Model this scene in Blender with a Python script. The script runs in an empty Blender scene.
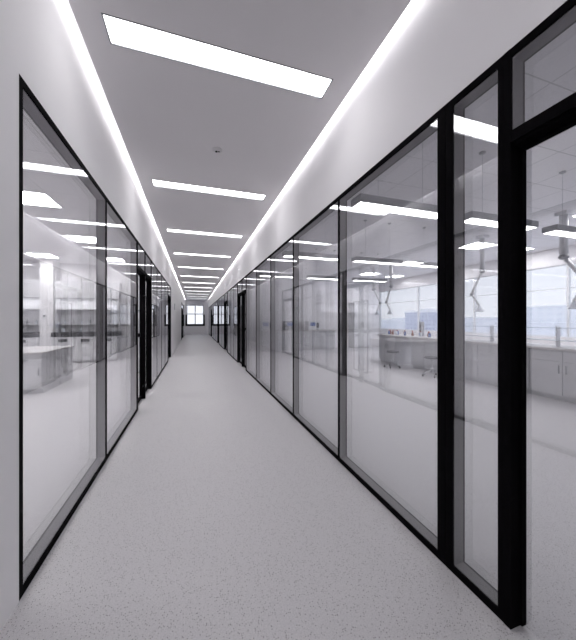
import bpy, bmesh, math, random
from mathutils import Vector, Matrix
random.seed(7)
SC = bpy.context.scene
COL = SC.collection
PI = math.pi
R = math.radians

# ------------------------------------------------------------------ materials
CLEAR = None
def new_mat(name):
    m = bpy.data.materials.new(name); m.use_nodes = True
    nt = m.node_tree
    for n in list(nt.nodes): nt.nodes.remove(n)
    out = nt.nodes.new('ShaderNodeOutputMaterial')
    return m, nt, out

def pbr(name, col, rough=.5, metal=0., spec=.5, noise=0., nscale=8., bump=0.):
    m, nt, out = new_mat(name)
    b = nt.nodes.new('ShaderNodeBsdfPrincipled')
    b.inputs['Base Color'].default_value = (*col, 1)
    b.inputs['Roughness'].default_value = rough
    b.inputs['Metallic'].default_value = metal
    b.inputs['Specular IOR Level'].default_value = spec
    nt.links.new(b.outputs[0], out.inputs[0])
    if noise or bump:
        tc = nt.nodes.new('ShaderNodeTexCoord')
        nz = nt.nodes.new('ShaderNodeTexNoise'); nz.inputs['Scale'].default_value = nscale
        nz.inputs['Detail'].default_value = 4
        nt.links.new(tc.outputs['Object'], nz.inputs['Vector'])
        if noise:
            mx = nt.nodes.new('ShaderNodeMix'); mx.data_type = 'RGBA'
            mx.inputs[6].default_value = (*[c*(1-noise) for c in col], 1)
            mx.inputs[7].default_value = (*[min(1, c*(1+noise)) for c in col], 1)
            nt.links.new(nz.outputs['Fac'], mx.inputs[0]); nt.links.new(mx.outputs[2], b.inputs['Base Color'])
        if bump:
            bp = nt.nodes.new('ShaderNodeBump'); bp.inputs['Strength'].default_value = bump
            bp.inputs['Distance'].default_value = .002
            nt.links.new(nz.outputs['Fac'], bp.inputs['Height']); nt.links.new(bp.outputs[0], b.inputs['Normal'])
    return m

def emit(name, col, s):
    m, nt, out = new_mat(name)
    e = nt.nodes.new('ShaderNodeEmission'); e.inputs[0].default_value = (*col, 1); e.inputs[1].default_value = s
    nt.links.new(e.outputs[0], out.inputs[0])
    return m

def glass(name, tint=(.915, .918, .92), f0=.17, top=.9):
    """clear float glass: straight see-through plus a mirror reflection that grows at grazing angles"""
    m, nt, out = new_mat(name)
    N, L = nt.nodes.new, nt.links.new
    g = N('ShaderNodeNewGeometry')
    dot = N('ShaderNodeVectorMath'); dot.operation = 'DOT_PRODUCT'
    L(g.outputs['Incoming'], dot.inputs[0]); L(g.outputs['Normal'], dot.inputs[1])
    ab = N('ShaderNodeMath'); ab.operation = 'ABSOLUTE'; L(dot.outputs['Value'], ab.inputs[0])
    iv = N('ShaderNodeMath'); iv.operation = 'SUBTRACT'; iv.inputs[0].default_value = 1; L(ab.outputs[0], iv.inputs[1])
    pw = N('ShaderNodeMath'); pw.operation = 'POWER'; L(iv.outputs[0], pw.inputs[0]); pw.inputs[1].default_value = 5
    mu = N('ShaderNodeMath'); mu.operation = 'MULTIPLY_ADD'; L(pw.outputs[0], mu.inputs[0])
    mu.inputs[1].default_value = top - f0; mu.inputs[2].default_value = f0
    t = N('ShaderNodeBsdfTransparent'); t.inputs[0].default_value = (*tint, 1)
    gl = N('ShaderNodeBsdfGlossy'); gl.inputs['Roughness'].default_value = 0; gl.inputs[0].default_value = (.97, .97, 1, 1)
    mx = N('ShaderNodeMixShader'); L(mu.outputs[0], mx.inputs[0]); L(t.outputs[0], mx.inputs[1]); L(gl.outputs[0], mx.inputs[2])
    L(mx.outputs[0], out.inputs[0])
    return m

def floor_mat():
    m, nt, out = new_mat('speckled_vinyl')
    N, L = nt.nodes.new, nt.links.new
    tc = N('ShaderNodeTexCoord')
    b = N('ShaderNodeBsdfPrincipled')
    v = N('ShaderNodeTexVoronoi'); v.inputs['Scale'].default_value = 100; L(tc.outputs['Object'], v.inputs['Vector'])
    v2 = N('ShaderNodeTexVoronoi'); v2.inputs['Scale'].default_value = 170; L(tc.outputs['Object'], v2.inputs['Vector'])
    nz = N('ShaderNodeTexNoise'); nz.inputs['Scale'].default_value = 160; nz.inputs['Detail'].default_value = 2; L(tc.outputs['Object'], nz.inputs['Vector'])
    r = N('ShaderNodeValToRGB'); L(nz.outputs['Fac'], r.inputs[0])
    r.color_ramp.elements[0].position = .3; r.color_ramp.elements[0].color = (.56, .545, .56, 1)
    r.color_ramp.elements[1].position = .7; r.color_ramp.elements[1].color = (.68, .665, .68, 1)
    last = r.outputs[0]
    for vv, w0, w1, keep, col in ((v, .16, .30, .62, (.20, .19, .20, 1)), (v2, .16, .28, .45, (.34, .33, .34, 1))):
        rr = N('ShaderNodeValToRGB'); L(vv.outputs['Distance'], rr.inputs[0])
        rr.color_ramp.elements[0].position = w0; rr.color_ramp.elements[0].color = (1, 1, 1, 1)
        rr.color_ramp.elements[1].position = w1; rr.color_ramp.elements[1].color = (0, 0, 0, 1)
        sc = N('ShaderNodeSeparateColor'); L(vv.outputs['Color'], sc.inputs[0])
        lt = N('ShaderNodeMath'); lt.operation = 'LESS_THAN'; lt.inputs[1].default_value = keep; L(sc.outputs[0], lt.inputs[0])
        mm = N('ShaderNodeMath'); mm.operation = 'MULTIPLY'; L(rr.outputs[0], mm.inputs[0]); L(lt.outputs[0], mm.inputs[1])
        mx = N('ShaderNodeMix'); mx.data_type = 'RGBA'; L(mm.outputs[0], mx.inputs[0]); L(last, mx.inputs[6]); mx.inputs[7].default_value = col
        last = mx.outputs[2]
    L(last, b.inputs['Base Color'])
    b.inputs['Roughness'].default_value = .42
    b.inputs['Specular IOR Level'].default_value = .4
    L(b.outputs[0], out.inputs[0])
    return m

def tile_ceiling():
    m, nt, out = new_mat('ceiling_tiles')
    N, L = nt.nodes.new, nt.links.new
    tc = N('ShaderNodeTexCoord'); b = N('ShaderNodeBsdfPrincipled')
    sp = N('ShaderNodeSeparateXYZ'); L(tc.outputs['Object'], sp.inputs[0])
    masks = []
    for ax in (0, 1):
        a = N('ShaderNodeMath'); a.operation = 'ADD'; a.inputs[1].default_value = 60.3 - (.0 if ax == 0 else .03); L(sp.outputs[ax], a.inputs[0])
        q = N('ShaderNodeMath'); q.operation = 'DIVIDE'; q.inputs[1].default_value = .6; L(a.outputs[0], q.inputs[0])
        fr = N('ShaderNodeMath'); fr.operation = 'FRACT'; L(q.outputs[0], fr.inputs[0])
        lt = N('ShaderNodeMath'); lt.operation = 'LESS_THAN'; lt.inputs[1].default_value = .018; L(fr.outputs[0], lt.inputs[0])
        masks.append(lt)
    mxm = N('ShaderNodeMath'); mxm.operation = 'MAXIMUM'; L(masks[0].outputs[0], mxm.inputs[0]); L(masks[1].outputs[0], mxm.inputs[1])
    nz = N('ShaderNodeTexNoise'); nz.inputs['Scale'].default_value = 60; L(tc.outputs['Object'], nz.inputs['Vector'])
    rp = N('ShaderNodeValToRGB'); L(nz.outputs['Fac'], rp.inputs[0])
    rp.color_ramp.elements[0].position = .3; rp.color_ramp.elements[0].color = (.80, .79, .81, 1)
    rp.color_ramp.elements[1].position = .42; rp.color_ramp.elements[1].color = (.90, .89, .91, 1)
    mx = N('ShaderNodeMix'); mx.data_type = 'RGBA'; L(mxm.outputs[0], mx.inputs[0]); L(rp.outputs[0], mx.inputs[6])
    mx.inputs[7].default_value = (.60, .60, .61, 1)
    L(mx.outputs[2], b.inputs['Base Color']); b.inputs['Roughness'].default_value = .9; b.inputs['Specular IOR Level'].default_value = .1
    L(b.outputs[0], out.inputs[0])
    return m

def facade(name, wall, win, sx, sz):
    m, nt, out = new_mat(name)
    N, L = nt.nodes.new, nt.links.new
    tc = N('ShaderNodeTexCoord'); b = N('ShaderNodeBsdfPrincipled'); sp = N('ShaderNodeSeparateXYZ'); L(tc.outputs['Object'], sp.inputs[0])
    su = N('ShaderNodeMath'); su.operation = 'ADD'; L(sp.outputs[0], su.inputs[0]); L(sp.outputs[1], su.inputs[1])
    ms = []
    for src, per, th in ((su.outputs[0], sx, .45), (sp.outputs[2], sz, .45)):
        q = N('ShaderNodeMath'); q.operation = 'DIVIDE'; q.inputs[1].default_value = per; L(src, q.inputs[0])
        fr = N('ShaderNodeMath'); fr.operation = 'FRACT'; L(q.outputs[0], fr.inputs[0])
        lt = N('ShaderNodeMath'); lt.operation = 'LESS_THAN'; lt.inputs[1].default_value = th; L(fr.outputs[0], lt.inputs[0]); ms.append(lt)
    a = N('ShaderNodeMath'); a.operation = 'MULTIPLY'; L(ms[0].outputs[0], a.inputs[0]); L(ms[1].outputs[0], a.inputs[1])
    mx = N('ShaderNodeMix'); mx.data_type = 'RGBA'; L(a.outputs[0], mx.inputs[0]); mx.inputs[6].default_value = (*wall, 1); mx.inputs[7].default_value = (*win, 1)
    L(mx.outputs[2], b.inputs['Base Color']); b.inputs['Roughness'].default_value = .8
    L(b.outputs[0], out.inputs[0])
    return m

M = dict(
    wall=pbr('white_paint', (.88, .868, .885), .7, spec=.2, noise=.012, nscale=3),
    ceil=pbr('ceiling_paint', (.90, .88, .90), .9, spec=.1, noise=.01, nscale=3),
    tiles=tile_ceiling(), floor=floor_mat(),
    black=pbr('black_aluminium', (.0055, .005, .006), .5, 0, .005, noise=.1, nscale=20),
    rubber=pbr('black_rubber', (.01, .01, .01), .7),
    glass=glass('partition_glass'),
    wglass=glass('window_glass', (.98, .985, .99), .02, .6),
    clear=glass('clear_glass_back', (1, 1, 1), 0, 0),
    cab=pbr('cabinet_white', (.74, .74, .76), .45, noise=.01),
    bench=pbr('cabinet_white_shaded', (.54, .54, .56), .45, noise=.01),  # cabinet white darkened: shade on the window-backed fronts put into the colour
    cabdark=pbr('cabinet_grey', (.34, .34, .36), .5),
    top=pbr('worktop_resin', (.62, .60, .60), .35, noise=.04, nscale=40),
    darktop=pbr('dark_worktop', (.06, .06, .065), .4),
    chrome=pbr('brushed_steel', (.55, .56, .58), .3, .9),
    seat=pbr('grey_seat', (.10, .10, .105), .6),
    plastic=pbr('pale_plastic', (.72, .73, .75), .4),
    greyplastic=pbr('grey_plastic', (.33, .34, .36), .45),
    white_frame=pbr('white_window_frame', (.78, .79, .81), .4),
    spacer=pbr('grey_spacer', (.16, .155, .162), .6),
    lamp=pbr('lamp_diffuser', (.85, .85, .86), .5),
    lab=pbr('lab_lamp_diffuser', (.85, .85, .86), .5),
    pend=pbr('suspended_lamp_diffuser', (.85, .85, .86), .5),
    under=pbr('shelf_light_diffuser', (.85, .85, .86), .5),
    blind=pbr('pale_roller_blind', (.75, .77, .80), .8),
    amber=pbr('amber_bottle', (.30, .10, .04), .2), bluebottle=pbr('blue_bottle', (.10, .16, .42), .2), clearbottle=pbr('frosted_bottle', (.66, .70, .76), .2),
    cap=pbr('bottle_cap', (.45, .06, .05), .4),
    ground=pbr('hazy_ground', (.90, .90, .92), .95, noise=.1, nscale=.05),
    city1=facade('blue_haze_facade', (.58, .61, .72), (.38, .41, .55), 1.3, 1.0),  # bluish distance haze put into the wall and window colours
    city2=facade('pale_haze_facade', (.95, .95, .96), (.88, .89, .92), 3.2, 2.2),  # facade paled, distance haze put into the colour
)

# ------------------------------------------------------------------ mesh helpers
class MB:
    def __init__(s): s.bm = bmesh.new()
    def box(s, x0, x1, y0, y1, z0, z1):
        x0, x1 = min(x0, x1), max(x0, x1); y0, y1 = min(y0, y1), max(y0, y1)
        v = [s.bm.verts.new(p) for p in ((x0,y0,z0),(x1,y0,z0),(x1,y1,z0),(x0,y1,z0),(x0,y0,z1),(x1,y0,z1),(x1,y1,z1),(x0,y1,z1))]
        for f in ((0,3,2,1),(4,5,6,7),(0,1,5,4),(1,2,6,5),(2,3,7,6),(3,0,4,7)): s.bm.faces.new([v[i] for i in f])
        return s
    def bbox(s, x0, x1, y0, y1, z0, z1, bev=.004, seg=2):
        t = MB().box(x0, x1, y0, y1, z0, z1)
        bmesh.ops.bevel(t.bm, geom=list(t.bm.edges), offset=bev, segments=seg, affect='EDGES', profile=.5)
        s.merge(t); return s
    def merge(s, t):
        me = bpy.data.meshes.new('tmp'); t.bm.to_mesh(me); t.bm.free(); s.bm.from_mesh(me); bpy.data.meshes.remove(me)
    def tube(s, pts, r, seg=10, caps=True):
        pts = [Vector(p) for p in pts]; rings = []
        n = len(pts); ref = None
        for i, p in enumerate(pts):
            d = (pts[min(i+1, n-1)] - pts[max(i-1, 0)]).normalized()
            if ref is None:
                ref = Vector((0,0,1)) if abs(d.z) < .9 else Vector((1,0,0))
            a = d.cross(ref)
            if a.length < 1e-4: ref = Vector((1,0,0)) if abs(d.x) < .9 else Vector((0,1,0)); a = d.cross(ref)
            a.normalize(); b = a.cross(d).normalized(); ref = b
            rr = r[i] if isinstance(r, (list, tuple)) else r
            rings.append([s.bm.verts.new(p + (a*math.cos(2*PI*k/seg) + b*math.sin(2*PI*k/seg))*rr) for k in range(seg)])
        for i in range(n-1):
            for k in range(seg):
                f = s.bm.faces.new((rings[i][k], rings[i][(k+1)%seg], rings[i+1][(k+1)%seg], rings[i+1][k])); f.smooth = seg > 6
        if caps:
            s.bm.faces.new(list(reversed(rings[0]))); s.bm.faces.new(rings[-1])
        return s
    def lathe(s, prof, c=(0,0,0), seg=24):
        """prof: list of (radius, z); revolve about z"""
        rings = []
        for r, z in prof:
            if r < 1e-5: rings.append([s.bm.verts.new((c[0], c[1], c[2]+z))])
            else: rings.append([s.bm.verts.new((c[0]+r*math.cos(2*PI*k/seg), c[1]+r*math.sin(2*PI*k/seg), c[2]+z)) for k in range(seg)])
        for a, b in zip(rings, rings[1:]):
            for k in range(seg):
                k2 = (k+1) % seg
                vs = []
                vs.append(a[0] if len(a) == 1 else a[k])
                if len(a) > 1: vs.append(a[k2])
                if len(b) > 1: vs.append(b[k2])
                vs.append(b[0] if len(b) == 1 else b[k])
                if len(vs) >= 3:
                    f = s.bm.faces.new(vs); f.smooth = True
        for rg, rev in ((rings[0], True), (rings[-1], False)):
            if len(rg) > 2: s.bm.faces.new(list(reversed(rg)) if rev else rg)
        return s
    def ring_frame(s, axis, c0, c1, a0, a1, b0, b1, w):
        """rectangular ring, thickness c0..c1 along 'axis' (x or y), opening border w, in (other horizontal, z)"""
        for (p0, p1, q0, q1) in ((a0, a0+w, b0, b1), (a1-w, a1, b0, b1), (a0+w, a1-w, b0, b0+w), (a0+w, a1-w, b1-w, b1)):
            if axis == 'x': s.box(c0, c1, p0, p1, q0, q1)
            else: s.box(p0, p1, c0, c1, q0, q1)
        return s
    def build(s, name, mat, parent=None):
        bmesh.ops.recalc_face_normals(s.bm, faces=list(s.bm.faces))
        me = bpy.data.meshes.new(name); s.bm.to_mesh(me); s.bm.free()
        me.materials.append(mat)
        o = bpy.data.objects.new(name, me); COL.objects.link(o)
        if parent: o.parent = parent
        return o

def tag(o, label, cat, group=None, kind=None):
    o['label'] = label; o['category'] = cat
    if group: o['group'] = group
    if kind: o['kind'] = kind
    return o
def thing(name, loc, label, cat, group=None, rz=0):
    o = bpy.data.objects.new(name, None); COL.objects.link(o); o.empty_display_size = .1
    o.location = loc; o.rotation_euler = (0, 0, rz)
    return tag(o, label, cat, group)
def struct(name, mb, mat, label=None):
    o = mb.build(name, mat); o['kind'] = 'structure'; 
    if label: o['label'] = label
    return o
def area_light(name, parent, loc, sx, sy, radiance, col=(1, .988, 1), rot=(0, 0, 0)):
    """the glowing face of a lamp: a rectangular light of the diffuser's own size"""
    l = bpy.data.lights.new(name, 'AREA'); l.shape = 'RECTANGLE'; l.size = sx; l.size_y = sy
    l.energy = radiance*PI*sx*sy; l.color = col
    o = bpy.data.objects.new(name, l); COL.objects.link(o); o.parent = parent; o.location = loc; o.rotation_euler = rot; o.visible_camera = True
    return o
L_STRIP, L_PANEL, L_PEND, L_COVE, L_UNDER = 2.7, 5.8, 3.4, 16.5, 2.8
def copy_thing(src, loc, label, rz=0, group=None):
    r = src.copy(); COL.objects.link(r); r.location = loc; r.rotation_euler = (0, 0, rz); r['label'] = label
    if group: r['group'] = group
    for ch in list(src.children):
        c = ch.copy(); COL.objects.link(c); c.parent = r
        for g in list(ch.children):
            d = g.copy(); COL.objects.link(d); d.parent = c
    return r
ORD = ['nearest', 'second nearest', 'third nearest', 'fourth nearest', 'fifth nearest', 'sixth nearest', 'seventh nearest', 'eighth nearest', 'ninth nearest', 'tenth nearest', 'eleventh nearest', 'farthest']

# ------------------------------------------------------------------ dimensions (metres); corridor runs along +Y
XL, XR = -.797, 1.312          # glass faces of the two corridor walls
DEP = .085                     # depth of the partition frames
ZG, ZC, ZT = 2.533, 3.24, 3.62 # top of glazing, ceiling, slab above the light slot
GAP = .09                      # light slot beside the ceiling
Y0, YE = -3.0, 28.6
RXL, RXR = -6.2, 9.07          # outer walls of the rooms

# ------------------------------------------------------------------ shell
struct('floor', MB().box(RXL-.2, RXR+.2, Y0-.2, YE+.2, -.2, 0), M['floor'])
LAMP_Y = [2.147 + 2.208*i for i in range(-1, 12)]
LHX, LHY, LCX = .7925, .1065, .2475            # half size and centre of the recessed strip lamps
cm = MB(); ya = Y0
for yc in LAMP_Y:
    cm.box(XL+GAP, XR-GAP, ya, yc-LHY, ZC, ZC+.02)
    cm.box(XL+GAP, LCX-LHX, yc-LHY, yc+LHY, ZC, ZC+.02); cm.box(LCX+LHX, XR-GAP, yc-LHY, yc+LHY, ZC, ZC+.02)
    ya = yc+LHY
cm.box(XL+GAP, XR-GAP, ya, YE-.02, ZC, ZC+.02)
struct('ceiling', cm, M['ceil'])
struct('ceiling_slab', MB().box(XL-.1, XR+.1, Y0, YE, ZT, ZT+.12), M['ceil'])
struct('ceiling_left', MB().box(RXL, XL-DEP-.005, Y0, YE, ZC, ZC+.1), M['tiles'])
struct('ceiling_right', MB().box(XR+DEP+.005, RXR, Y0, YE, ZC, ZC+.1), M['tiles'])
w = MB(); a, b = XL-DEP, XL
w.box(a, b, Y0, 1.712, 0, ZT)
w.box(a, b, 1.712, 11.32, ZG, ZT)
w.box(a, b, 11.32, 20.2, 0, ZT)
w.box(a, b, 20.2, 26.3, ZG, ZT)
w.box(a, b, 26.3, YE, 0, ZT)
struct('wall_left', w, M['wall'])
w = MB(); a, b = XR, XR+DEP
w.box(a, b, Y0, -.62, 0, ZT)
w.box(a, b, -.62, 27.9, ZG, ZT)
w.box(a, b, 27.9, YE, 0, ZT)
struct('wall_right', w, M['wall'])
struct('wall_back', MB().box(RXL-.1, RXR+.1, Y0-.1, Y0, 0, ZT), M['wall'])
# far end wall with its ribbon of windows
WZ0, WZ1 = .93, 2.74
EW = [(-.64, .86), (1.9, 3.4), (3.7, 5.2), (5.5, 7.0)]
w = MB(); xs = RXL-.1
for x0, x1 in EW:
    w.box(xs, x0, YE, YE+.16, 0, ZT); w.box(x0, x1, YE, YE+.16, 0, WZ0); w.box(x0, x1, YE, YE+.16, WZ1, ZT); xs = x1
w.box(xs, RXR+.1, YE, YE+.16, 0, ZT)
struct('wall_end', w, M['wall'])
def end_window(n, x0, x1):
    r = MB().ring_frame('y', YE+.03, YE+.09, x0, x1, WZ0, WZ1, .045)
    xm = (x0+x1)/2
    r.box(xm-.04, xm+.04, YE+.035, YE+.085, WZ0+.045, WZ1-.045); r.box(x0+.045, x1-.045, YE+.035, YE+.085, 1.88, 1.95)
    o = struct('window_%d' % n, r, M['cabdark'])
    MB().box(x0+.045, x1-.045, YE+.058, YE+.064, WZ0+.045, WZ1-.045).build('window_pane', M['wglass'], o)
    t = MB().box(x0-.12, x0+.01, YE-.03, YE-.002, WZ0-.14, 1.86).box(x1-.01, x1+.12, YE-.03, YE-.002, WZ0-.14, 1.86).box(x0+.01, x1-.01, YE-.03, YE-.002, WZ0-.14, WZ0+.01)
    t.build('lower_trim', M['black'], o)
for i, (x0, x1) in enumerate(EW): end_window(i+1, x0, x1)
# outer wall of the right-hand laboratory: low wall, long windows, deep head
LZ0, LZ1 = .90, 2.79
w = MB()
w.box(RXR, RXR+.15, Y0, 12.7, 0, LZ0).box(RXR, RXR+.15, Y0, 12.7, LZ1, ZT).box(RXR, RXR+.15, 12.7, YE, 0, ZT).box(RXR, RXR+.15, Y0, -.65, LZ0, LZ1)
struct('wall_far_right', w, M['wall'])
k = len(EW)+1
ys = [-.65, 2.2, 4.8, 7.4, 10.0, 12.7]
for y0, y1 in zip(ys, ys[1:]):
    r = MB().ring_frame('x', RXR+.03, RXR+.11, y0, y1, LZ0, LZ1, .025)
    r.box(RXR+.055, RXR+.09, y0+.025, y1-.025, 2.16, 2.18)
    o = struct('window_%d' % k, r, M['white_frame']); k += 1
    MB().box(RXR+.068, RXR+.074, y0+.025, y1-.025, LZ0+.025, LZ1-.025).build('window_pane', M['wglass'], o)
w = MB().box(XR+DEP, RXR, 12.7, 12.82, 0, ZC)
struct('wall_light_block', MB().box(XR+DEP, RXR, -.80, -.68, 0, ZC), M['wall'])  # added out of view to keep window light off the near lab floor
struct('wall_lab_end', w, M['wall'])
struct('wall_far_left', MB().box(RXL-.12, RXL, Y0, YE, 0, ZT), M['wall'])
struct('wall_left_room', MB().box(RXL, XL-DEP, 11.42, 11.54, 0, ZC), M['wall'])
struct('wall_left_store', MB().box(RXL, XL-DEP, 19.9, 20.02, 0, ZC), M['wall'])

# ------------------------------------------------------------------ glazed partitions
def pane(name, s, d0, d1, a, b, z0, z1, root):
    """one glass sheet; the mirror reflection of its two faces is carried by the corridor face"""
    o = MB().box(s*d0, s*d1, a, b, z0, z1).build(name, M['glass'], root)
    o.data.materials.append(M['clear'])
    for p in o.data.polygons:
        if p.normal.x * s > -.5: p.material_index = 1
    return o
def spacer(s, a, b, z0, z1, root):
    MB().ring_frame('x', s*.0125, s*(DEP-.0145), a, b, z0, z1, .003).build('spacer', M['spacer'], root)

def partition(side, y0, y1, mulls, label, face0=.035, face1=.035):
    """side -1 left, +1 right; posts at both ends, slim mullions, one pane on each face of every bay"""
    x = XL if side < 0 else XR
    s = side
    root = thing('glass_partition', (x, y0, 0), label, 'glass partition')
    L = y1-y0
    def bx(d0, d1, a, b, z0, z1): return MB().box(s*d0, s*d1, a, b, z0, z1)
    bx(0, DEP, face0, L-face1, ZG-.038, ZG-.001).build('top_rail', M['black'], root)
    bx(0, DEP, face0, L-face1, .001, .04).build('bottom_rail', M['black'], root)
    bx(0, DEP, 0, face0, .001, ZG-.001).build('post', M['black'], root)
    bx(0, DEP, L-face1, L, .001, ZG-.001).build('post', M['black'], root)
    edges = [face0] + [v for m in mulls for v in (m-y0-.012, m-y0+.012)] + [L-face1]
    for m in mulls: bx(0, DEP, m-y0-.012, m-y0+.012, .04, ZG-.038).build('mullion', M['black'], root)
    for i in range(0, len(edges), 2):
        a, b = edges[i], edges[i+1]
        spacer(s, a, b, .04, ZG-.038, root)
        pane('glass_pane', s, .004, .012, a, b, .04, ZG-.038, root)
        pane('glass_pane', s, DEP-.014, DEP-.006, a, b, .04, ZG-.038, root)
    return root

ZH = 2.125     # underside of a door header
def door_frame(side, y0, y1, posts, label, transom=True):
    """black frame of a doorway: deep posts, header and the fixed pane above it"""
    x = XL if side < 0 else XR; s = side; L = y1-y0
    root = thing('door_frame', (x, y0, 0), label, 'door frame')
    for p0, p1 in posts:
        MB().box(-s*.002, s*(DEP+.003), p0-y0, p1-y0, .001, ZG-.001).build('post', M['black'], root)
    ed = [v for p in posts for v in p]
    gaps = [(ed[i]-y0, ed[i+1]-y0) for i in range(1, len(ed)-1, 2)]
    if ed[0] > y0+.01: gaps.insert(0, (0, ed[0]-y0))
    if ed[-1] < y1-.01: gaps.append((ed[-1]-y0, L))
    for a, b in gaps:
        h = MB().box(0, s*DEP, a, b, ZH, ZH+.05).box(s*.012, s*DEP, a, b, ZH-.012, ZH)
        h.build('header', M['black'], root)
        MB().box(0, s*DEP, a, b, ZG-.038, ZG-.001).build('top_rail', M['black'], root)
        spacer(s, a, b, ZH+.05, ZG-.038, root)
        pane('transom_pane', s, .004, .012, a, b, ZH+.05, ZG-.038, root)
        pane('transom_pane', s, DEP-.014, DEP-.006, a, b, ZH+.05, ZG-.038, root)
    return root, [(a+y0, b+y0) for a, b in gaps]

def door_leaf(side, y0, y1, handle_at, label, group=None, rail=True):
    """glass leaf set at the back of the frame; handle_at: 0 = low-Y edge, 1 = high-Y edge"""
    x = XL if side < 0 else XR; s = side
    g = .004; y0 += g; y1 -= g; L = y1-y0
    root = thing('glass_door', (x, y0, 0), label, 'glass door', group)
    d0, d1 = DEP-.032, DEP-.004; wd = .007; zt = ZH-.016
    f = MB().box(s*d0, s*d1, 0, wd, .008, zt).box(s*d0, s*d1, L-wd, L, .008, zt)
    f.box(s*d0, s*d1, wd, L-wd, zt-.012, zt)
    if rail: f.box(s*d0, s*d1, wd, L-wd, .008, .06)
    f.build('leaf_frame', M['black'], root)
    pane('glass_pane', s, d0+.012, d0+.022, wd, L-wd, .06 if rail else .012, zt-.012, root)
    hy0, hy1 = ((L-wd-.235), (L-wd-.03)) if handle_at else (wd+.03, wd+.235)
    h = MB()
    xf = s*(d0-.035)
    pts = [(xf, hy0, .24), (xf, hy0, 1.76), (xf, hy1, 1.76), (xf, hy1, .24), (xf, hy0, .24)]
    for p, q in zip(pts, pts[1:]): h.tube([p, q], .012, 8)
    for z in (.5, 1.5):
        for y in (hy0, hy1): h.tube([(xf, y, z), (s*(d0+.012), y, z)], .009, 8)
    h.build('pull_handle', M['black'], root)
    yl = L-wd-.001 if handle_at else wd+.001
    MB().box(s*(d0-.012), s*(d1+.008), min(yl, hy1 if not handle_at else hy0), max(yl, hy0 if handle_at else hy1), 1.07, 1.13).build('lock', M['black'], root)
    return root

# left-hand side
partition(-1, 1.712, 4.755, [3.17], 'long two-bay black-framed glass partition nearest on the left of the corridor')
_, gp = door_frame(-1, 4.755, 6.24, [(4.757, 4.80), (5.455, 5.505), (6.195, 6.238)], 'black doorway frame breaking the left glazing, nearest doorway on that side')
door_leaf(-1, *gp[0], 1, 'near glass leaf of the first left-hand doorway, loop handle at its far edge')
door_leaf(-1, *gp[1], 0, 'far glass leaf of the first left-hand doorway, loop handle at its near edge')
partition(-1, 6.24, 10.04, [7.18, 8.13, 9.08], 'four-bay glass partition on the left beyond the first left-hand doorway')
_, gp = door_frame(-1, 10.04, 11.32, [(10.042, 10.085), (11.255, 11.318)], 'black doorway frame on the left where the glazing ends at white wall')
door_leaf(-1, *gp[0], 1, 'single wide glass door on the left beside the plain white wall')
_, gp = door_frame(-1, 20.2, 23.3, [(20.202, 20.30), (21.2, 21.25), (23.2, 23.298)], 'distant black frame set in the far left white wall before the end window')
for (a, b_), t in zip(gp, ('near leaf in the distant left doorway frame near corridor end', 'far leaf in the distant left doorway frame near corridor end')):
    door_leaf(-1, a, b_, 1, t)
partition(-1, 23.3, 26.3, [24.8], 'small distant two-bay glass partition on the left closest to the end window', .06, .10)

# right-hand side
partition(1, 1.24, 7.62, [2.47, 3.80, 5.04, 6.32], 'long five-bay black-framed glass partition filling the right of the corridor', .052, .035)
partition(1, .924, 1.236, [], 'narrow single-bay glass sidelight between two heavy black posts on the right', .026, .046)
_, gp = door_frame(1, -.62, .923, [(-.618, -.56), (.11, .155), (.893, .922)], 'tall black doorway frame at the right edge, nearest doorway')
door_leaf(1, *gp[0], 1, 'glass door leaf beside the camera at right, hinged behind the view', rail=False)
door_leaf(1, *gp[1], 0, 'large glass door leaf cut by the right edge of the photo', rail=False)
_, gp = door_frame(1, 7.62, 9.25, [(7.622, 7.665), (8.29, 8.34), (9.18, 9.248)], 'black doorway frame after the long right-hand partition, middle distance')
door_leaf(1, *gp[0], 1, 'near glass leaf of the middle right-hand doorway past the long partition')
door_leaf(1, *gp[1], 0, 'far glass leaf of the middle right-hand doorway past the long partition')
partition(1, 9.25, 12.1, [10.2, 11.15], 'three-bay glass partition on the right between the two middle doorways')
_, gp = door_frame(1, 12.1, 13.55, [(12.102, 12.26), (13.40, 13.548)], 'heavy black doorway frame far along the right wall with a single leaf')
door_leaf(1, *gp[0], 0, 'single glass leaf in the heavy black frame far along the right')
partition(1, 13.55, 16.3, [14.9], 'distant two-bay glass partition on the right beyond the heavy black frame')
_, gp = door_frame(1, 16.3, 17.5, [(16.302, 16.38), (17.38, 17.498)], 'distant narrow black doorway frame on the right between two glass runs')
door_leaf(1, *gp[0], 0, 'glass leaf in the distant narrow right-hand doorway frame')
partition(1, 17.5, 23.0, [19.3, 21.1], 'far three-bay glass partition on the right nearing the corridor end')
_, gp = door_frame(1, 23.0, 24.6, [(23.002, 23.12), (24.45, 24.598)], 'very distant black doorway frame on the right near the end wall')
door_leaf(1, *gp[0], 0, 'glass leaf in the very distant right doorway near the end wall')
partition(1, 24.6, 27.9, [26.2], 'last glass partition on the right touching the end of the corridor', .05, .16)

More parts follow.
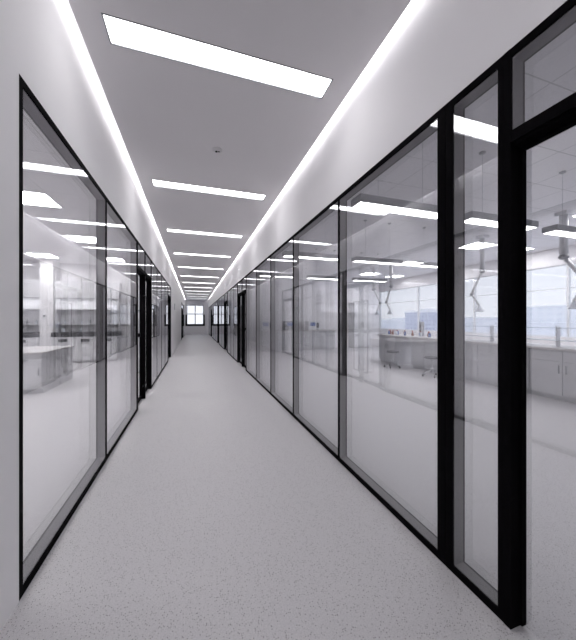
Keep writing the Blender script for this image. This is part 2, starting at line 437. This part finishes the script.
# ------------------------------------------------------------------ corridor lighting
for i in range(-1, 12):
    yc = LAMP_Y[i+1]
    nm = 'lit white strip lamp recessed across the corridor ceiling, '
    lab = nm + ('overhead, just behind the camera' if i < 0 else ORD[i] + ' to the camera' if i < 11 else 'farthest, by the end wall')
    t = thing('strip_lamp', (.2475, yc, ZC), lab, 'ceiling light', 'strip lamps across the corridor ceiling')
    fr = MB()
    hx, hy, fw = LHX-.001, LHY-.001, .008
    za, zb = -.002, .03
    fr.box(-hx, hx, -hy, -hy+fw, za, zb).box(-hx, hx, hy-fw, hy, za, zb).box(-hx, -hx+fw, -hy+fw, hy-fw, za, zb).box(hx-fw, hx, -hy+fw, hy-fw, za, zb)
    fr.build('frame', M['greyplastic'], t)
    MB().box(-hx+fw, hx-fw, -hy+fw, hy-fw, .012, .028).build('diffuser', M['lamp'], t)
    area_light('lamp_glow', t, (0, 0, .011), 2*(hx-fw), 2*(hy-fw), L_STRIP)
for s, xx, nm in ((-1, XL+GAP, 'left'), (1, XR-GAP, 'right')):
    t = thing('cove_light', (xx, 0, ZT), 'continuous glowing light line along the %s edge of the corridor ceiling' % nm, 'cove light', 'cove lights beside the corridor ceiling')
    MB().box(-s*.012, -s*.035, Y0+.02, YE-.05, -.24, -.001).box(-s*.012, s*.006, Y0+.02, YE-.05, -.21, -.202).build('channel', M['plastic'], t)
    MB().box(-s*.012, s*.004, Y0+.02, YE-.05, -.219, -.211).build('diffuser', M['lamp'], t)
    n = 5; seg = (YE-Y0-.1)/n
    for i in range(n):
        area_light('cove_glow', t, (0, Y0+.05+seg*(i+.5), -.222), .016, seg, L_COVE, rot=(0, -s*R(74), 0))

for (x, y), lab in (((.246, 3.281), 'round smoke detector on the grey corridor ceiling, nearer one'), ((.24, 12.2), 'tiny round smoke detector far along the corridor ceiling')):
    t = thing('smoke_detector', (x, y, ZC), lab, 'smoke detector', 'smoke detectors on the corridor ceiling')
    MB().lathe([(.0, -.022), (.026, -.022), (.034, -.016), (.05, -.012), (.052, -.002), (.052, 0)], seg=28).build('housing', M['wall'], t)
    MB().lathe([(.0, -.028), (.013, -.027), (.015, -.021), (0, -.021)], (-.010, .004, 0), 12).lathe([(.0, -.028), (.008, -.027), (.009, -.02), (0, -.02)], (.016, -.004, 0), 12).build('sensor', M['rubber'], t)

# wall panel on the white wall
t = thing('wall_switch', (XL, 13.3, 1.92), 'small pale control plate high on the plain left wall', 'switch')
MB().bbox(.0, .02, -.10, .10, -.13, .13, .004).build('plate', M['greyplastic'], t)
MB().bbox(.018, .026, -.05, .05, -.07, .07, .003).build('button', M['plastic'], t)

# ------------------------------------------------------------------ lab lamps
def flat_panel(x, y, lab, grp):
    t = thing('ceiling_panel_lamp', (x, y, ZC), lab, 'ceiling light', grp)
    h = .3
    fr = MB()
    fr.box(-h, h, -h, -h+.015, -.008, 0).box(-h, h, h-.015, h, -.008, 0).box(-h, -h+.015, -h+.015, h-.015, -.008, 0).box(h-.015, h, -h+.015, h-.015, -.008, 0)
    fr.build('frame', M['plastic'], t)
    MB().box(-h+.015, h-.015, -h+.015, h-.015, -.005, 0).build('diffuser', M['lab'], t)
    area_light('lamp_glow', t, (0, 0, -.0065), 2*h-.03, 2*h-.03, L_PANEL*(1.6 if x < 0 else 1))
rows = ['front', 'second', 'third', 'fourth']
LP = [(-2.4, 3.1), (-2.4, 5.5), (-2.4, 7.9), (-4.2, 3.1), (-4.2, 5.5), (-4.2, 7.9), (-2.4, 10.25), (-4.2, 10.25)]
for x, y in LP:
    r = {3.1: 'first', 5.5: 'second', 7.9: 'third', 10.25: 'last'}[y]
    flat_panel(x, y, 'square flush panel lamp in left room ceiling, %s of the %s row' % (r, 'glass-side' if x > -3 else 'deeper'), 'panel lamps in the left room')
RP = [(6.82, 5.5), (6.82, 3.1), (6.82, 7.9), (6.82, 10.2), (8.25, 3.1), (8.25, 5.5), (8.25, 7.9), (8.25, 10.45)]
for x, y in RP:
    r = {3.1: 'first', 5.5: 'second', 7.9: 'third'}.get(y, 'last')
    flat_panel(x, y, 'square flush panel lamp in right lab ceiling, %s of the %s row' % (r, 'inner' if x < 8 else 'window-side'), 'panel lamps in the right laboratory')

def pendant(x, y, lab):
    zt = 2.45; H = ZC - zt
    t = thing('suspended_lamp', (x, y, zt), lab, 'suspended light', 'suspended lamps in the right laboratory')
    hx, hy = .525, .085
    hb = MB().bbox(-hx, hx, -hy, hy, .006, .075, .006)
    hb.build('housing', M['greyplastic'], t)
    MB().bbox(-hx+.012, hx-.012, -hy+.012, hy-.012, .0, .008, .002).build('diffuser', M['pend'], t)
    area_light('lamp_glow', t, (0, 0, -.0015), 2*hx-.026, 2*hy-.026, L_PEND)
    for sx in (-.27, .27):
        MB().tube([(sx, 0, .074), (sx, 0, H-.02)], .0025, 6).build('cable', M['chrome'], t)
        MB().lathe([(0, H-.02), (.03, H-.018), (.035, H-.004), (.035, H)], (sx, 0, 0), 16).build('ceiling_rose', M['greyplastic'], t)
cols = {1.985: 'closest to the corridor glass', 3.36: 'middle of its row', 4.74: 'farthest from the corridor glass'}
rw = {2.41: 'front', 4.74: 'second', 7.05: 'third'}
for y in rw:
    for x in cols:
        pendant(x, y, 'box-shaped suspended lamp in right lab, %s row, %s' % (rw[y], cols[x]))

# ------------------------------------------------------------------ benches
def base_cabinet(name, loc, wid, dep, hgt, lab, cat, grp, face, drawers=1, body='cab'):
    """face: unit axis the fronts look along: 'x-' , 'x+', 'y-' ; built along local x (width), front at local y=0 looking -y"""
    rz = {'y-': 0, 'x-': -PI/2, 'x+': PI/2}[face]
    t = thing(name, loc, lab, cat, grp, rz)
    MB().box(0, wid, .02, dep, .08, hgt).box(.0, wid, .06, dep, .0, .08).build('body', M[body], t)
    n = max(1, round(wid/.5)); dw = wid/n; zt = hgt-.19
    for i in range(n):
        d = MB().bbox(i*dw+.004, (i+1)*dw-.004, .0, .02, zt+.006, hgt-.006, .003).build('drawer', M[body], t)
        MB().bbox(i*dw+dw/2-.07, i*dw+dw/2+.07, -.022, -.0, zt+.085, zt+.10, .004).build('handle', M['chrome'], d)
        d = MB().bbox(i*dw+.004, (i+1)*dw-.004, .0, .02, .086, zt, .003).build('door', M[body], t)
        hx = i*dw + (dw-.05 if i % 2 == 0 else .05)
        MB().bbox(hx-.006, hx+.006, -.022, 0, zt-.20, zt-.06, .004).build('handle', M['chrome'], d)
    return t

BX, BD, BH = 5.8, .72, .84
cy = [(8.1, 7.3), (6.63, 5.63), (5.63, 4.63), (4.63, 3.63), (3.63, 2.63), (2.63, 1.63), (1.63, .63)]
where = ['at far end beyond the stool', 'just right of the stool gap', 'second right of the stool gap', 'third right of the stool gap', 'fourth right of the stool gap', 'fifth right of the stool gap', 'sixth right of the stool gap']
for (ya, yb), wl in zip(cy, where):
    base_cabinet('base_cabinet', (BX, ya, 0), ya-yb-.004, BD, BH, 'white base cabinet under the long lab bench, ' + wl, 'cabinet', 'base cabinets under the long lab bench', 'x-', body='bench')
o = MB().bbox(BX-.03, BX+BD+.02, .60, 8.13, BH+.001, BH+.041, .005).build('worktop', M['top'])
tag(o, 'long pale worktop of the right lab bench running below the windows', 'worktop')
# low shelf rack along the bench
t = thing('reagent_rack', (BX+.38, 2.2, BH+.041), 'low two-tier reagent rack standing along the long lab bench', 'rack')
for y in (0, 1.2, 2.4, 3.6): MB().box(-.05, .05, y-.008, y+.008, 0, .36).build('upright', M['plastic'], t)
for z in (.10, .32): MB().box(-.10, .10, -.02, 3.62, z, z+.012).build('shelf', M['clearbottle'], t)
def bottle(loc, mat, lab, grp, sc=1., cap='cap'):
    t = thing('reagent_bottle', loc, lab, 'bottle', grp)
    MB().lathe([(0, 0), (.032*sc, 0), (.034*sc, .006*sc), (.034*sc, .085*sc), (.026*sc, .105*sc), (.014*sc, .115*sc), (.014*sc, .13*sc)], seg=14).build('flask', M[mat], t)
    MB().lathe([(.016*sc, .128*sc), (.017*sc, .13*sc), (.017*sc, .15*sc), (0, .151*sc)], seg=12).build('cap', M[cap], t)
for i in range(16):
    y = 5.95 + .16*i if i < 10 else 7.62 + .09*(i-10)
    bottle((BX+.30+.12*(i % 2), y, BH+.041), ['amber', 'clearbottle', 'bluebottle'][i % 3], 'small %s reagent bottle with red cap in the row on the long lab bench' % ['amber', 'frosted', 'blue'][i % 3], 'reagent bottles on the long bench')
# bench sink upright / column
t = thing('service_column', (BX+.45, 6.72, BH+.041), 'short dark service post standing on the long bench behind the stool', 'service post')
MB().bbox(-.05, .05, -.05, .05, 0, .42, .006).build('body', M['greyplastic'], t)
for z in (.12, .26): MB().bbox(-.058, -.048, -.03, .03, z, z+.07, .003).build('socket', M['darktop'], t)

def stool(loc, lab, rz=0):
    t = thing('lab_stool', loc, lab, 'stool', 'lab stools by the long bench', rz)
    MB().lathe([(0, .425), (.13, .425), (.165, .435), (.17, .45), (.165, .465), (.14, .472), (0, .472)], seg=28).build('seat', M['seat'], t)
    MB().lathe([(0, .10), (.032, .10), (.03, .22), (.019, .225), (.017, .41), (.05, .425), (0, .426)], seg=16).build('column', M['chrome'], t)
    for k in range(5):
        a = 2*PI*k/5
        c, s_ = math.cos(a), math.sin(a)
        l = MB().tube([(.02*c, .02*s_, .13), (.14*c, .14*s_, .095), (.225*c, .225*s_, .07)], [.018, .014, .011], 8).build('leg', M['chrome'], t)
        cas = MB().tube([(.225*c-.012*s_, .225*s_+.012*c, .026), (.225*c+.012*s_, .225*s_-.012*c, .026)], .026, 14)
        cas.tube([(.225*c, .225*s_, .03), (.225*c, .225*s_, .074)], .007, 6)
        cas.build('caster', M['rubber'], l)
    MB().tube([(.16*math.cos(2*PI*k/24), .16*math.sin(2*PI*k/24), .20) for k in range(25)], .007, 6, False).build('foot_ring', M['chrome'], t)
    return t
s1 = stool((5.38, 6.88, 0), 'round grey lab stool on casters in front of the bench gap')
copy_thing(s1, (5.42, 5.50, 0), 'grey lab stool half hidden behind the heavy black post', .4)

# articulated extraction arms hanging in the lab
def arm(loc, lab, sc=1., flip=1, hood=.09):
    H = ZC - 1.55
    t = thing('extraction_arm', (loc[0], loc[1], ZC), lab, 'extraction arm', 'extraction arms hanging in the lab')
    MB().bbox(-.09, .09, -.09, .09, -.06, 0, .005).build('ceiling_plate', M['plastic'], t)
    MB().tube([(0, 0, -.06), (0, 0, -.75)], .055*sc, 14).build('duct', M['plastic'], t)
    MB().lathe([(0, -.84), (.05, -.83), (.075*sc, -.79), (.05, -.75), (0, -.74)], seg=14).build('joint', M['greyplastic'], t)
    MB().tube([(0, 0, -.79), (.05, flip*.30, -1.28)], .032*sc, 12).build('upper_arm', M['plastic'], t)
    MB().lathe([(0, -1.34), (.035, -1.33), (.05*sc, -1.29), (.035, -1.25), (0, -1.24)], (.05, flip*.30, 0), 12).build('joint', M['greyplastic'], t)
    MB().tube([(.05, flip*.30, -1.28), (.06, flip*.12, -1.56)], .030*sc, 12).build('lower_arm', M['plastic'], t)
    MB().lathe([(.028*sc, 0), (.032*sc, -.03), (hood, -.13), (hood*1.05, -.15), (hood*.95, -.15), (.03, -.04)], (.06, flip*.12, -1.55), 18).build('hood', M['clearbottle'], t)
    return t
arm((6.15, 7.95, 0), 'jointed extraction arm hanging above the bench by the stool', 1, 1)
arm((6.15, 8.9, 0), 'jointed extraction arm hanging past the far end of the bench', 1, -1)
arm((6.15, 4.80, 0), 'slim jointed extraction arm seen through the narrow sidelight', .8, 1)
arm((6.15, 3.30, 0), 'jointed extraction arm seen through the glass door leaf at right', 1.1, -1)

# tall white cabinet and door on the lab end wall
t = thing('tall_cabinet', (7.75, 12.66, 0), 'tall white cupboard against the end wall of right lab', 'cabinet')
MB().box(-.45, .45, -.5, 0, .06, 2.2).box(-.42, .42, -.46, 0, 0, .06).build('body', M['cab'], t)
for sx in (-1, 1):
    d = MB().bbox(min(0, sx*.447)+.002, max(0, sx*.447)-.002, -.52, -.5, .07, 2.19, .003).build('door', M['cab'], t)
    MB().bbox(sx*.04-.007, sx*.04+.007, -.55, -.52, .95, 1.25, .004).build('handle', M['chrome'], d)

# second lab bench: side bench near end wall with equipment
for i in range(3):
    base_cabinet('base_cabinet', (2.6+1.2*i, 12.0, 0), 1.195, .62, .84, 'white cabinet along lab end wall, ' + ['nearest the corridor', 'middle one of three', 'nearest the tall cupboard'][i], 'cabinet', 'base cabinets at the lab end wall', 'y-', body='bench')
o = MB().bbox(2.58, 6.22, 11.97, 12.66, .841, .881, .005).build('worktop', M['top']); tag(o, 'pale worktop on the cabinets along the lab end wall', 'worktop')
for i, x in enumerate((3.0, 4.1, 5.2)):
    t = thing('bench_instrument', (x, 12.3, .881), 'boxy grey bench instrument on the end-wall worktop, ' + ['nearest the corridor', 'middle of the three', 'farthest from the corridor'][i], 'instrument', 'bench instruments at the lab end wall')
    MB().bbox(-.28, .28, -.22, .25, .01, .42, .02).build('housing', M['plastic'] if i != 1 else M['greyplastic'], t)
    MB().bbox(-.2, .05, -.228, -.215, .2, .36, .005).build('screen', M['bluebottle'], t)
    MB().bbox(.1, .22, -.235, -.215, .1, .34, .004).build('control_panel', M['darktop'], t)
    for sx in (-.22, .22): MB().box(sx-.03, sx+.03, -.15, .18, 0, .012).build('foot', M['rubber'], t)

# ------------------------------------------------------------------ left room
IX = -2.63
base_cabinet('island_cabinet', (-4.3, 6.42, 0), IX-.02+4.3-.004, .70, .72, 'white island bench cabinet in left room, front half facing the camera', 'cabinet', 'island bench cabinets', 'y-')
base_cabinet('island_cabinet', (-4.3, 7.15, 0), IX-.02+4.3-.004, .70, .72, 'white island bench cabinet in left room, rear half behind the front one', 'cabinet', 'island bench cabinets', 'y-')
o = MB().bbox(-4.33, IX, 6.39, 7.87, .7205, .76, .005).build('worktop', M['top']); tag(o, 'pale worktop lying on the island bench in left room', 'worktop')

def wall_unit(x0, x1, lab, n):
    """bench with under-lit upper cupboard against the back wall of the left room"""
    yb = 11.4; W = x1-x0
    t = thing('fume_bench', (x0, yb, 0), lab, 'laboratory bench', 'under-lit wall benches in the left room')
    c = MB().box(0, W, -.62, -.01, .06, .82).box(.02, W-.02, -.56, -.01, 0, .06)
    c.build('base', M['cab'], t)
    nd = n; dw = W/nd
    for i in range(nd):
        d = MB().bbox(i*dw+.005, (i+1)*dw-.005, -.64, -.62, .07, .60, .003).build('door', M['cab'], t)
        MB().bbox(i*dw+dw-.06, i*dw+dw-.045, -.66, -.64, .4, .54, .004).build('handle', M['chrome'], d)
        d = MB().bbox(i*dw+.005, (i+1)*dw-.005, -.64, -.62, .61, .815, .003).build('drawer', M['cab'], t)
        MB().bbox(i*dw+dw*.3, i*dw+dw*.7, -.66, -.64, .66, .75, .004).build('handle', M['darktop'], d)
    MB().bbox(-.01, W+.01, -.66, -.01, .821, .96, .004).build('worktop', M['darktop'], t)
    MB().box(0, W, -.03, -.01, .96, 2.6).build('back_panel', M['cab'], t)
    MB().box(0, .02, -.42, -.03, .96, 2.6).build('side_panel', M['cab'], t)
    MB().box(W-.02, W, -.42, -.03, .96, 2.6).build('side_panel', M['cab'], t)
    MB().box(.02, W-.02, -.42, -.03, 2.06, 2.6).build('upper_cupboard', M['cab'], t)
    MB().box(.02, W-.02, -.425, -.38, 2.03, 2.06).build('pelmet', M['cabdark'], t)
    MB().box(.06, W-.06, -.30, -.16, 2.045, 2.059).build('lamp_strip', M['under'], t)
    area_light('lamp_glow', t, (W/2, -.23, 2.043), W-.14, .13, L_UNDER)
    MB().box(.02, W-.02, -.34, -.03, 1.68, 1.705).build('shelf', M['cab'], t)
    MB().box(.02, W-.02, -.26, -.03, 1.20, 1.22).build('shelf', M['cab'], t)
    return t
wall_unit(-5.45, -4.58, 'narrow under-lit wall bench at the left of the left room back wall', 1)
wall_unit(-4.20, -2.40, 'wide under-lit wall bench right of the white pier, left room', 3)
for k_, (x0, x1, z) in enumerate(((-5.38, -4.65, 1.22), (-4.12, -2.48, 1.22), (-4.12, -2.48, .96))):
    n = 3 if k_ == 0 else 7
    for i in range(n):
        x = x0 + (x1-x0)*(i+.5)/n
        bottle((x, 11.22 if z > 1 else 11.1, z+.0005), ['clearbottle', 'cabdark', 'clearbottle', 'greyplastic'][i % 4], 'small %s black-capped bottle on %s in left room' % (['pale', 'dark grey', 'pale', 'mid grey'][i % 4], ['narrow bench shelf', 'wide bench shelf', 'wide bench worktop'][k_]), ['bottles on the narrow bench shelf', 'bottles on the wide bench shelf', 'bottles on the wide bench worktop'][k_], .9, 'darktop')
o = struct('wall_pier', MB().box(-4.56, -4.22, 10.9, 11.42, 0, ZC), M['wall'])
t = thing('light_switch', (-4.43, 10.9, 1.45), 'small dark keypad on the white pier between the wall benches', 'switch')
MB().bbox(-.045, .045, -.018, 0, -.07, .07, .004).build('plate', M['plastic'], t)
MB().bbox(-.03, .03, -.024, -.016, .0, .05, .003).build('display', M['darktop'], t)

# ------------------------------------------------------------------ outside
struct('ground', MB().box(-400, 900, -500, 900, -32.2, -32), M['ground'])
B = [(58, 60, 8, 3.2, 'city1'), (66, 86, 16, .6, 'city2'), (95, 58, 22, .3, 'city2'), (120, 115, 34, 2.2, 'city2'), (112, 18, 18, 2.8, 'city2'), (146, 46, 22, 5.0, 'city2'), (128, -14, 22, 4.2, 'city2'), (84, 36, 12, -1.0, 'city2'), (150, 82, 28, 6.5, 'city2'), (92, -2, 16, .8, 'city2')]
bl = ['haze-blue office block with window rows nearest outside the lab', 'low pale block left of the nearest office block', 'long pale block low behind the bench', 'wide pale block far off at left', 'pale mid-height block seen through the glass door', 'taller hazy block behind the mid-height one', 'hazy block at the right edge of the skyline', 'low pale block just under the skyline', 'tallest hazy block on the skyline', 'low pale block near the right edge of view']
for (x, y, wd, top_, mt), lb in zip(B, bl):
    t = thing('office_building', (x, y, -32), lb, 'building', 'office buildings outside the windows')
    MB().box(-wd/2, wd/2, -wd/2, wd/2, 0, 32+top_).build('facade', M[mt], t)
    MB().box(-wd/2-.2, wd/2+.2, -wd/2-.2, wd/2+.2, 32+top_, 32.4+top_).build('roof', M['ground'], t)
    MB().box(-wd/6, wd/6, -wd/6, wd/6, 32.4+top_, 33+top_).build('plant_room', M['ground'], t)

# ------------------------------------------------------------------ sky
wd = bpy.data.worlds.new('World'); SC.world = wd; wd.use_nodes = True
nt = wd.node_tree; bg = nt.nodes['Background']
tc = nt.nodes.new('ShaderNodeTexCoord'); sp = nt.nodes.new('ShaderNodeSeparateXYZ'); rp = nt.nodes.new('ShaderNodeValToRGB')
nt.links.new(tc.outputs['Generated'], sp.inputs[0]); nt.links.new(sp.outputs[2], rp.inputs[0]); nt.links.new(rp.outputs[0], bg.inputs[0])
rp.color_ramp.elements[0].position = 0; rp.color_ramp.elements[0].color = (.90, .925, 1, 1)
rp.color_ramp.elements[1].position = .6; rp.color_ramp.elements[1].color = (.74, .82, 1, 1)
bg.inputs[1].default_value = .38

# ------------------------------------------------------------------ camera
cam = bpy.data.cameras.new('camera'); co = bpy.data.objects.new('camera', cam); COL.objects.link(co); SC.camera = co
th = math.atan(94/288.3)
co.location = (0, 0, 1.35); co.rotation_euler = (PI/2, 0, -th)
cam.sensor_fit = 'HORIZONTAL'; cam.sensor_width = 36; cam.lens = 36*288.3/576
cam.clip_start = .02; cam.clip_end = 2000

SC.view_settings.view_transform = 'Standard'; SC.view_settings.look = 'None'; SC.view_settings.gamma = 1
SC.view_settings.use_curve_mapping = False
SC.view_settings.exposure = 1.68
cy_ = SC.cycles
cy_.max_bounces = 14; cy_.transparent_max_bounces = 40; cy_.glossy_bounces = 6; cy_.diffuse_bounces = 5
cy_.caustics_reflective = False; cy_.caustics_refractive = False
cy_.sample_clamp_indirect = 6
cy_.use_denoising = True; cy_.use_adaptive_sampling = False
